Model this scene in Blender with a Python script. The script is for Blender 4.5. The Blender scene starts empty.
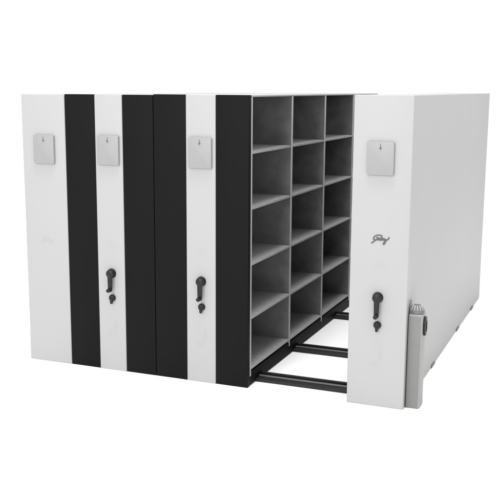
import bpy, bmesh, math
from mathutils import Vector, Matrix

scene = bpy.context.scene
COL = scene.collection
R = math.radians

# ------------------------------------------------------------------ materials
def principled(name, color, rough=0.5, metal=0.0, spec=0.5):
    m = bpy.data.materials.new(name); m.use_nodes = True
    nt = m.node_tree; b = nt.nodes['Principled BSDF']
    b.inputs['Base Color'].default_value = (*color, 1)
    b.inputs['Roughness'].default_value = rough
    b.inputs['Metallic'].default_value = metal
    b.inputs['Specular IOR Level'].default_value = spec
    return m, nt, b

def paint(name, color, rough=0.5, spec=0.4, var=0.03, scale=3.0, grain=0.02, grain_scale=900, metal=0.0, marks=()):
    """powder-coated sheet: faint broad tone variation, fine orange-peel bump, optional painted-in reflections and smudges"""
    m, nt, b = principled(name, color, rough, metal, spec)
    N, L = nt.nodes, nt.links
    tc = N.new('ShaderNodeTexCoord')
    n = N.new('ShaderNodeTexNoise'); n.inputs['Scale'].default_value = scale; n.inputs['Detail'].default_value = 4
    L.new(tc.outputs['Object'], n.inputs['Vector'])
    mr = N.new('ShaderNodeMapRange')
    mr.inputs['From Min'].default_value = .3; mr.inputs['From Max'].default_value = .7
    mr.inputs['To Min'].default_value = 1 - var; mr.inputs['To Max'].default_value = 1 + var
    L.new(n.outputs['Fac'], mr.inputs['Value'])
    val = mr.outputs['Result']
    for (cx, cz, rx, rz, tilt, amt) in marks:
        mp = N.new('ShaderNodeMapping'); mp.vector_type = 'TEXTURE'
        mp.inputs['Location'].default_value = (cx, 0, cz)
        mp.inputs['Rotation'].default_value = (0, tilt, 0)
        mp.inputs['Scale'].default_value = (rx, 100, rz)
        n2 = N.new('ShaderNodeTexNoise'); n2.inputs['Scale'].default_value = 14
        L.new(tc.outputs['Object'], n2.inputs['Vector'])
        L.new(tc.outputs['Object'], mp.inputs['Vector'])
        add = N.new('ShaderNodeVectorMath'); add.operation = 'MULTIPLY_ADD'
        L.new(n2.outputs['Color'], add.inputs[0]); add.inputs[1].default_value = (.9, 0, .9)
        L.new(mp.outputs['Vector'], add.inputs[2])
        sub = N.new('ShaderNodeVectorMath'); sub.operation = 'SUBTRACT'
        L.new(add.outputs[0], sub.inputs[0]); sub.inputs[1].default_value = (.45, 0, .45)
        ln = N.new('ShaderNodeVectorMath'); ln.operation = 'LENGTH'
        L.new(sub.outputs[0], ln.inputs[0])
        r2 = N.new('ShaderNodeMapRange'); r2.interpolation_type = 'SMOOTHSTEP'
        r2.inputs['From Min'].default_value = .1; r2.inputs['From Max'].default_value = 1
        r2.inputs['To Min'].default_value = 1 - amt; r2.inputs['To Max'].default_value = 1
        L.new(ln.outputs['Value'], r2.inputs['Value'])
        mu = N.new('ShaderNodeMath'); mu.operation = 'MULTIPLY'
        L.new(val, mu.inputs[0]); L.new(r2.outputs['Result'], mu.inputs[1]); val = mu.outputs[0]
    vm = N.new('ShaderNodeVectorMath'); vm.operation = 'SCALE'
    vm.inputs[0].default_value = color; L.new(val, vm.inputs['Scale'])
    L.new(vm.outputs[0], b.inputs['Base Color'])
    if grain:
        g = N.new('ShaderNodeTexNoise'); g.inputs['Scale'].default_value = grain_scale; g.inputs['Detail'].default_value = 2
        L.new(tc.outputs['Object'], g.inputs['Vector'])
        bp = N.new('ShaderNodeBump'); bp.inputs['Strength'].default_value = grain; bp.inputs['Distance'].default_value = .001
        L.new(g.outputs['Fac'], bp.inputs['Height']); L.new(bp.outputs['Normal'], b.inputs['Normal'])
    return m

P_W = 0.385
M = {}
M['white'] = paint('white_paint', (P_W, P_W, P_W), .5, .25, .008)
M['white_refl_smudge'] = paint('white_paint_refl_smudges', (P_W, P_W, P_W), .5, .25, .008,
                       marks=[(.028, .345, .02, .09, .05, .05), (-.012, .28, .06, .04, .5, .04), (.0, .93, .06, .05, 0, .025)])  # faint reflections below the handle painted into the colour, plus an emblem smudge
M['white_side'] = paint('white_side_paint', (P_W, P_W, P_W), .5, .25, .006)
M['black'] = paint('black_paint', (.0065, .0065, .0065), .6, .08, .03)
M['board'] = paint('shelf_enamel_lit', (.36, .36, .36), .5, .3, .10, 22)  # same enamel as the uprights, lighter to paint in light on the shelves
M['lip'] = paint('pale_grey_lip', (.42, .42, .42), .5, .3, .03, 6)  # same enamel, lightened as if lit along the front edges; also colours cap ribs
M['grey'] = paint('shelf_enamel_shaded', (.155, .155, .155), .5, .3, .20, 9)  # same enamel, darkened and mottled to paint the bays' shade into the colour
M['plate'] = paint('plate_grey', (.295, .295, .295), .45, .3, .015, 9)
M['handle'] = paint('black_plastic', (.010, .010, .010), .4, .3, .05, 30)
M['pin'] = paint('pin_grey', (.10, .10, .10), .4, .5, .02)
M['rail'] = paint('rail_steel', (.013, .013, .013), .5, .3, .1, 8)
M['rail_strip'] = paint('rail_running_strip', (.13, .13, .13), .4, .4, .1, 12)
M['rail_end'] = paint('rail_end_steel', (.20, .20, .20), .5, .3, .1, 12)
M['post'] = paint('post_grey', (.27, .27, .265), .5, .3, .03)
M['post_cover'] = paint('post_cover_grey', (.19, .19, .185), .55, .3, .03, 10)
M['cap'] = paint('cap_grey_rubber', (.15, .15, .15), .6, .3, .08, 40)
M['emblem'] = paint('emblem_grey', (.09, .09, .09), .4, .4, .03)
M['emblem_pale'] = paint('emblem_pale', (.370, .370, .370), .5, .2, .01)
M['floor'] = paint('white_floor', (.96, .96, .96), .85, .05, .004, 1.5, 0)

# ------------------------------------------------------------------ mesh helpers
def add_box(bm, x0, x1, y0, y1, z0, z1):
    v = [bm.verts.new(p) for p in ((x0,y0,z0),(x1,y0,z0),(x1,y1,z0),(x0,y1,z0),(x0,y0,z1),(x1,y0,z1),(x1,y1,z1),(x0,y1,z1))]
    for f in ((0,3,2,1),(4,5,6,7),(0,1,5,4),(1,2,6,5),(2,3,7,6),(3,0,4,7)):
        bm.faces.new([v[i] for i in f])

def add_lathe(bm, prof, axis='Y', n=40, origin=(0,0,0)):
    """prof: (radius, height) pairs; the height runs along -Y (out of the front) or +Z"""
    o = Vector(origin); rings = []
    for r, h in prof:
        ring = []
        for k in range(n):
            a = 2*math.pi*k/n
            c, s = math.cos(a)*r, math.sin(a)*r
            p = Vector((c, -h, s)) if axis == 'Y' else Vector((c, s, h))
            ring.append(bm.verts.new(o + p))
        rings.append(ring)
    for a, b in zip(rings, rings[1:]):
        for k in range(n):
            bm.faces.new((a[k], a[(k+1) % n], b[(k+1) % n], b[k]))
    bm.faces.new(rings[0]); bm.faces.new(rings[-1])

def add_prism(bm, pts, y0, y1):
    """outline in xz, extruded along y"""
    a = [bm.verts.new((x, y0, z)) for x, z in pts]; b = [bm.verts.new((x, y1, z)) for x, z in pts]
    n = len(pts)
    bm.faces.new(a); bm.faces.new(b)
    for k in range(n): bm.faces.new((a[k], a[(k+1) % n], b[(k+1) % n], b[k]))

def add_tube(bm, pts, rad, n=8, flat=1.0):
    """round cord through pts (flattened along y)"""
    sm = []
    P = [Vector(p) for p in pts]; Q = [P[0]] + P + [P[-1]]
    for i in range(1, len(Q)-2):
        for t in (0, .25, .5, .75):
            a, b, c, d = Q[i-1:i+3]
            sm.append(.5*((2*b) + (c-a)*t + (2*a-5*b+4*c-d)*t*t + (3*b-a-3*c+d)*t**3))
    sm.append(P[-1]); rings = []
    for i, p in enumerate(sm):
        d = (sm[min(i+1, len(sm)-1)] - sm[max(i-1, 0)])
        if d.length < 1e-9: d = Vector((1,0,0))
        d.normalize(); u = Vector((0,1,0)); w = d.cross(u).normalized()
        rr = rad[i*len(rad)//len(sm)] if isinstance(rad, (list, tuple)) else rad
        rings.append([bm.verts.new(p + w*math.cos(2*math.pi*k/n)*rr + u*math.sin(2*math.pi*k/n)*rr*flat) for k in range(n)])
    for a, b in zip(rings, rings[1:]):
        for k in range(n): bm.faces.new((a[k], a[(k+1) % n], b[(k+1) % n], b[k]))
    bm.faces.new(rings[0]); bm.faces.new(rings[-1])

def obj(name, bm, mat, parent=None, bevel=0.0, seg=2, smooth=False, loc=None):
    bmesh.ops.recalc_face_normals(bm, faces=bm.faces)
    if bevel:
        bmesh.ops.bevel(bm, geom=list(bm.edges), offset=bevel, segments=seg, affect='EDGES', profile=.5, clamp_overlap=True)
    me = bpy.data.meshes.new(name); bm.to_mesh(me); bm.free()
    for p in me.polygons: p.use_smooth = smooth
    if smooth:
        try: me.set_sharp_from_angle(angle=R(40))
        except Exception: pass
    me.materials.append(M[mat])
    o = bpy.data.objects.new(name, me); COL.objects.link(o)
    if parent: o.parent = parent
    if loc: o.location = loc
    return o

def boxes(name, mat, parent, *bs, bevel=0.0, seg=2, loc=None):
    bm = bmesh.new()
    for b in bs: add_box(bm, *b)
    return obj(name, bm, mat, parent, bevel, seg, smooth=bool(bevel), loc=loc)

def thing(name, label, cat, loc, group=None):
    o = bpy.data.objects.new(name, None); COL.objects.link(o)
    o.location = loc; o.empty_display_size = .2
    o['label'] = label; o['category'] = cat
    if group: o['group'] = group
    return o

def copy_tree(o, parent=None):
    c = o.copy(); COL.objects.link(c)
    if parent: c.parent = parent
    for ch in [x for x in list(COL.objects) if x.parent == o and x is not c]:
        copy_tree(ch, c)
    return c

# ------------------------------------------------------------------ dimensions (metres)
H = 2.0                       # height of a unit
BODY0, BODY1 = .048, 3.405    # depth of the shelving behind its front panel
BAYS = [.058, .868, 1.688, 2.544, 3.395]
SHELF_Z = [1.613, 1.237, .853, .476, .1155]    # upper face of each shelf
T = .018

# ------------------------------------------------------------------ parts of the units
def plate(parent, x, z, w=.172, h=.207):
    bm = bmesh.new(); r = .009; pts = []
    for cx, cz, a0 in ((w/2-r, h/2-r, 0), (-w/2+r, h/2-r, 90), (-w/2+r, -h/2+r, 180), (w/2-r, -h/2+r, 270)):
        for k in range(5):
            a = R(a0 + 22.5*k); pts.append((cx+r*math.cos(a), cz+r*math.sin(a)))
    add_prism(bm, pts, -.020, -.0005)
    p = obj('label_plate', bm, 'plate', parent, bevel=.0018, smooth=True, loc=(x, 0, z))
    bm = bmesh.new()
    add_lathe(bm, [(.007, .0), (.007, .002), (.0055, .004)], n=20, origin=(0, -.0195, h/2-.040))
    add_prism(bm, [(-.0022, h/2-.036), (.0022, h/2-.036), (.0012, h/2-.012), (-.0012, h/2-.012)], -.0218, -.0195)
    obj('hanging_pin', bm, 'pin', p, smooth=True)
    return p

def handle(parent, x):
    bm = bmesh.new()
    add_lathe(bm, [(.035, .0), (.035, .006), (.032, .010)], n=40)
    base = obj('crank_handle', bm, 'handle', parent, smooth=True, loc=(x, -.0005, .727))
    bm = bmesh.new()
    add_lathe(bm, [(.028, .008), (.0305, .014), (.0305, .030), (.028, .036), (.018, .041), (.008, .043)], n=36)
    obj('hub', bm, 'handle', base, smooth=True)
    bm = bmesh.new(); n = 10; pts = []
    for k in range(n+1):
        a = math.pi*k/n; pts.append((.018*math.cos(a), .020*math.sin(a)))
    for k in range(n+1):
        a = math.pi + math.pi*k/n; pts.append((.0155*math.cos(a), -.118 + .0155*math.sin(a)))
    add_prism(bm, pts, -.036, -.022)
    obj('arm', bm, 'handle', base, bevel=.003, smooth=True)
    bm = bmesh.new()
    add_lathe(bm, [(.007, .030), (.008, .040), (.013, .043), (.0145, .048), (.0145, .060), (.012, .067), (.006, .069)], n=24, origin=(0, 0, -.118))
    obj('knob', bm, 'handle', base, smooth=True)
    bm = bmesh.new()
    add_lathe(bm, [(.025, .0), (.025, .010), (.022, .018), (.014, .023), (.006, .0245)], n=32)
    lock = obj('lock', bm, 'handle', parent, smooth=True, loc=(x+.003, -.0005, .546))
    bm = bmesh.new()
    add_prism(bm, [(-.011, .004), (.011, .004), (.009, -.036), (.004, -.042), (-.004, -.042), (-.009, -.036)], -.028, -.012)
    obj('lock_lever', bm, 'handle', lock, bevel=.003, smooth=True)

def emblem(parent, x, z, mat, s=1/12.5/157, dep=.0025):
    """cursive signature badge, drawn as raised strokes"""
    S = [[(268,136),(240,130),(205,136),(178,154),(166,182),(182,194),(208,184),(222,164),(204,160)],
         [(222,160),(205,190),(180,206),(158,226),(140,238)],
         [(232,166),(216,176),(222,192),(240,186),(242,172),(230,166)],
         [(264,172),(248,176),(248,191),(262,188),(272,132),(266,190),(276,186)],
         [(276,190),(280,172),(290,170),(296,178)],
         [(292,184),(306,178),(300,170),(290,180),(298,191),(322,184)],
         [(330,174),(322,204),(303,240),(292,238),(312,204),(346,180),(360,166),(362,148)]]
    bm = bmesh.new()
    for st in S:
        add_tube(bm, [((px-252)*s, -.0015, -(py-188)*s) for px, py in st], .0042, 8, .5)
    return obj('signature_emblem', bm, mat, parent, smooth=True, loc=(x, 0, z))

def shelving(parent, xo, xi, plinth_x=None):
    """open bays on one face: xo = open face, xi = closed back; both local x"""
    lo, hi = min(xo, xi), max(xo, xi)
    s = 1 if xo > xi else -1
    # one upright panel per bay line, its front lip stepping down over the plinth
    for y in BAYS:
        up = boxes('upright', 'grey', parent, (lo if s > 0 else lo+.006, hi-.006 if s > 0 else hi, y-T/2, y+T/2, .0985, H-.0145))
        boxes('front_lip', 'lip', up, (xo-.0055, xo+.0025, y-T/2-.001, y+T/2+.001, .070, H-.0135) if s > 0 else
              (xo-.0025, xo+.0055, y-T/2-.001, y+T/2+.001, .070, H-.0135), bevel=.0015)
    for z in SHELF_Z:
        bs = []
        for a, b in zip(BAYS, BAYS[1:]):
            y0, y1 = a+T/2+.0012, b-T/2-.0012
            bs.append((lo+.002, hi-.001, y0, y1, z-.001, z+.013))
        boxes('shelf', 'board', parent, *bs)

def ends(parent, w):
    # top sheet and rear panel
    boxes('top_panel', 'white', parent, (0.001, w-.001, BODY0, BODY1, H-.0125, H-.0005), bevel=.002)

# ---- double-faced mobile unit: black / white / black front --------------------
W2 = .707
def mobile_unit(loc, label):
    t = thing('mobile_shelving_unit', label, 'shelving unit', loc, 'double-faced mobile shelving units with black and white fronts')
    x1, x2 = .2475, .4665
    boxes('black_front_panel', 'black', t, (0, x1-.0015, .004, BODY0-.001, .001, H), bevel=.003)
    boxes('black_front_panel', 'black', t, (x2+.0015, W2, .004, BODY0-.001, .001, H), bevel=.003)
    boxes('white_front_panel', 'white_refl_smudge', t, (x1-(x1+x2)/2, x2-(x1+x2)/2, 0, BODY0-.001, 0, H), bevel=.005, seg=3, loc=((x1+x2)/2, 0, 0))
    plate(t, (x1+x2)/2 + .001, 1.613)
    handle(t, (x1+x2)/2 + .004)
    mid = W2/2
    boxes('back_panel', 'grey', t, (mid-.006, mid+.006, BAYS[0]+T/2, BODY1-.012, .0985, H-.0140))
    shelving(t, W2-.002, mid+.007)
    shelving(t, .002, mid-.007)
    boxes('plinth', 'black', t, (.002, W2-.0015, BODY0, BODY1, .008, .098), bevel=.002)
    boxes('rear_panel', 'white', t, (0, W2, BODY1+.001, BODY1+.025, .001, H), bevel=.002)
    ends(t, W2)
    return t

u3 = mobile_unit((.2195, 0, 0), 'black and white double shelving unit with its grey bays open beside the aisle')
u2 = copy_tree(u3)
u2.location = (-.4925, 0, 0)
u2['label'] = 'black and white double shelving unit pushed shut against the all-white left end unit'

# ---- single-faced end units ---------------------------------------------------
def end_unit(loc, label, w, face_left):
    t = thing('end_shelving_unit', label, 'shelving unit', loc, None)
    boxes('white_front_panel', 'white_refl_smudge' if face_left else 'white', t, (-w/2, w/2, 0, BODY0-.001, 0, H), bevel=.005, seg=3, loc=(w/2, 0, 0))
    sx = (w-.020, w-.001) if face_left else (.001, .020)
    boxes('side_panel', 'white_side', t, (sx[0], sx[1], BODY0, 3.47, .004, H-.001), bevel=.003)
    if face_left:
        shelving(t, .002, w-.022)
        boxes('plinth', 'black', t, (.002, w-.021, BODY0, BODY1, .008, .098), bevel=.002)
        boxes('top_panel', 'white', t, (.001, w-.021, BODY0, BODY1, H-.0125, H-.0015), bevel=.002)
        boxes('rear_panel', 'white', t, (0, w-.021, BODY1+.001, 3.43, .004, H-.001), bevel=.002)
    else:
        shelving(t, w-.002, .022)
        boxes('plinth', 'black', t, (.021, w-.002, BODY0, BODY1, .008, .098), bevel=.002)
        boxes('top_panel', 'white', t, (.021, w-.001, BODY0, BODY1, H-.0125, H-.0015), bevel=.002)
        boxes('rear_panel', 'white', t, (.021, w, BODY1+.001, 3.43, .004, H-.001), bevel=.002)
    return t

WL, WR = .3655, .3775
u1 = end_unit((-.860, 0, 0), 'narrow all-white end unit with a grey plate and no crank handle', WL, False)
plate(u1, .192, 1.606)
e1 = emblem(u1, .187, .930, 'emblem_pale'); e1.scale.y = .25; e1['label'] = 'pale, barely visible signature emblem'
u4 = end_unit((1.6365, 0, 0), 'white end unit standing apart across the aisle with a dark signature emblem and crank handle', WR, True)
plate(u4, .181, 1.612)
handle(u4, .190)
emblem(u4, .193, 1.100, 'emblem')

u1.scale.z = .996; u2.scale.z = .9975; u4.scale.z = 1.0045

# ---- floor rails --------------------------------------------------------------
def rail(y, x1, label):
    x0 = -.85
    t = thing('floor_rail', label, 'rail', ((x0+x1)/2, y, .0), 'dark steel rails laid across the floor')
    h = (x1-x0)/2
    boxes('rail_bed', 'rail', t, (-h, h-.006, 0, .134, .002, .020), bevel=.003)
    boxes('running_strip', 'rail_strip', t, (-h, h-.030, .066, .090, .0205, .028), bevel=.002)
    boxes('rear_lip', 'rail', t, (-h, h-.030, .118, .134, .0205, .038), bevel=.002)
    boxes('end_cap', 'rail_end', t, (h-.0055, h, .0, .134, .002, .019), bevel=.002)
    return t
rail(.160, 2.010, 'dark floor rail crossing the aisle nearest the front of the units')
rail(.955, 2.020, 'second dark floor rail from the front, crossing the middle of the visible aisle')
rail(2.075, 2.020, 'deepest dark floor rail visible in the aisle, a short stretch beside the white unit')
rail(2.885, 2.021, 'rearmost floor rail, its grey tip showing under the far end of white side panel')

# ---- short grey post beside the right-hand unit -------------------------------
px0, px1, py0, py1, ph = 2.0175, 2.108, .052, .172, .628
t = thing('guard_post', 'short grey post with ribbed domed cap beside the white end unit', 'post', ((px0+px1)/2, (py0+py1)/2, 0))
ox, oy = (px0+px1)/2, (py0+py1)/2
hx, hy = (px1-px0)/2, (py1-py0)/2
boxes('post_body', 'post', t, (-hx, hx, -hy, hy, .002, ph), bevel=.009, seg=4)
boxes('front_cover', 'post_cover', t, (-hx+.002, hx-.010, -hy-.003, -hy+.001, .010, ph-.014), bevel=.0015)
bm = bmesh.new()
add_lathe(bm, [(.042, ph), (.046, ph+.004), (.0465, ph+.024), (.044, ph+.034), (.036, ph+.046), (.022, ph+.054), (.008, ph+.057)], axis='Z', n=48)
cap = obj('domed_cap', bm, 'cap', t, smooth=True, loc=(.0, -.012, 0))
bm = bmesh.new()
for k in range(14):
    a = 2*math.pi*k/14; pts = []
    for r, z in ((.0455, ph+.026), (.0435, ph+.0355), (.036, ph+.0465), (.024, ph+.0535)):
        pts.append((r*math.cos(a), r*math.sin(a), z))
    add_tube(bm, pts, .0030, 6)
ribs = obj('grip_ribs', bm, 'lip', cap, smooth=True)
boxes('guide_rod', 'post_cover', t, (-hx+.004, -hx+.013, -.045, -.036, ph, ph+.090), bevel=.002)
# oval black grip on the right side
def stadium(cy, cz, ry, rz, n=28):
    return [(cy + ry*math.cos(2*math.pi*k/n), cz + rz*math.sin(2*math.pi*k/n)) for k in range(n)]
bm = bmesh.new()
a = stadium(0, 0, .036, .064); b = stadium(0, 0, .022, .040)
n = len(a); vs = []
for x in (hx+.0005, hx+.016):
    vs.append([bm.verts.new((x, p[0], p[1])) for p in a]); vs.append([bm.verts.new((x, p[0], p[1])) for p in b])
for k in range(n):
    j = (k+1) % n
    bm.faces.new((vs[0][k], vs[0][j], vs[2][j], vs[2][k])); bm.faces.new((vs[1][k], vs[1][j], vs[3][j], vs[3][k]))
    bm.faces.new((vs[0][k], vs[0][j], vs[1][j], vs[1][k])); bm.faces.new((vs[2][k], vs[2][j], vs[3][j], vs[3][k]))
grip = obj('oval_grip', bm, 'handle', t, bevel=.003, smooth=True, loc=(0, -.002, .545))
bm = bmesh.new()
c = stadium(0, 0, .0205, .038)
v0 = [bm.verts.new((hx+.0005, p[0], p[1])) for p in c]; v1 = [bm.verts.new((hx+.009, p[0]*.9, p[1]*.9)) for p in c]
bm.faces.new(v0); bm.faces.new(v1)
for k in range(n): bm.faces.new((v0[k], v0[(k+1) % n], v1[(k+1) % n], v1[k]))
obj('grip_button', bm, 'cap', grip, smooth=True)

# ------------------------------------------------------------------ floor
bm = bmesh.new()
v = [bm.verts.new(p) for p in ((-400,-400,0),(400,-400,0),(400,400,0),(-400,400,0))]
bm.faces.new(v)
fl = obj('floor', bm, 'floor'); fl['kind'] = 'structure'; fl['label'] = 'seamless plain white floor'

# ------------------------------------------------------------------ light
w = bpy.data.worlds.new('World'); scene.world = w; w.use_nodes = True
bg = w.node_tree.nodes['Background']
bg.inputs['Color'].default_value = (1, 1, 1, 1); bg.inputs['Strength'].default_value = 1.08

def area(name, loc, target, size, power):
    l = bpy.data.lights.new(name, 'AREA'); l.shape = 'DISK'; l.size = size; l.energy = power
    o = bpy.data.objects.new(name, l); COL.objects.link(o); o.location = loc
    d = Vector(target) - Vector(loc); o.rotation_euler = d.to_track_quat('-Z', 'Y').to_euler()
    return o
area('overhead_floor_fill', (1.7, -1.2, 12.0), (1.7, -1.2, 0), 5.0, 1150)  # added lamp out of view, there to whiten the aisle floor
area('front_softbox', (-1.6, -14.0, 7.0), (.5, 0, 1.0), 4.5, 900)

# ------------------------------------------------------------------ camera
cam = bpy.data.cameras.new('camera'); co = bpy.data.objects.new('camera', cam); COL.objects.link(co)
cam.sensor_width = 36; cam.lens = 901.68/500*36; cam.clip_end = 2000; cam.clip_start = .05
co.matrix_world = Matrix.Translation((3.1711, -5.533, 2.0484)) @ Matrix.Rotation(.3832, 4, 'Z') @ Matrix.Rotation(math.pi/2-.1782, 4, 'X') @ Matrix.Rotation(.0063, 4, 'Z')
scene.camera = co

scene.render.engine = 'CYCLES'
scene.cycles.max_bounces = 10
scene.cycles.diffuse_bounces = 6
scene.view_settings.view_transform = 'Standard'
scene.view_settings.look = 'None'
scene.view_settings.exposure = 0
scene.view_settings.gamma = 1
scene.render.resolution_x = 1024; scene.render.resolution_y = 1024
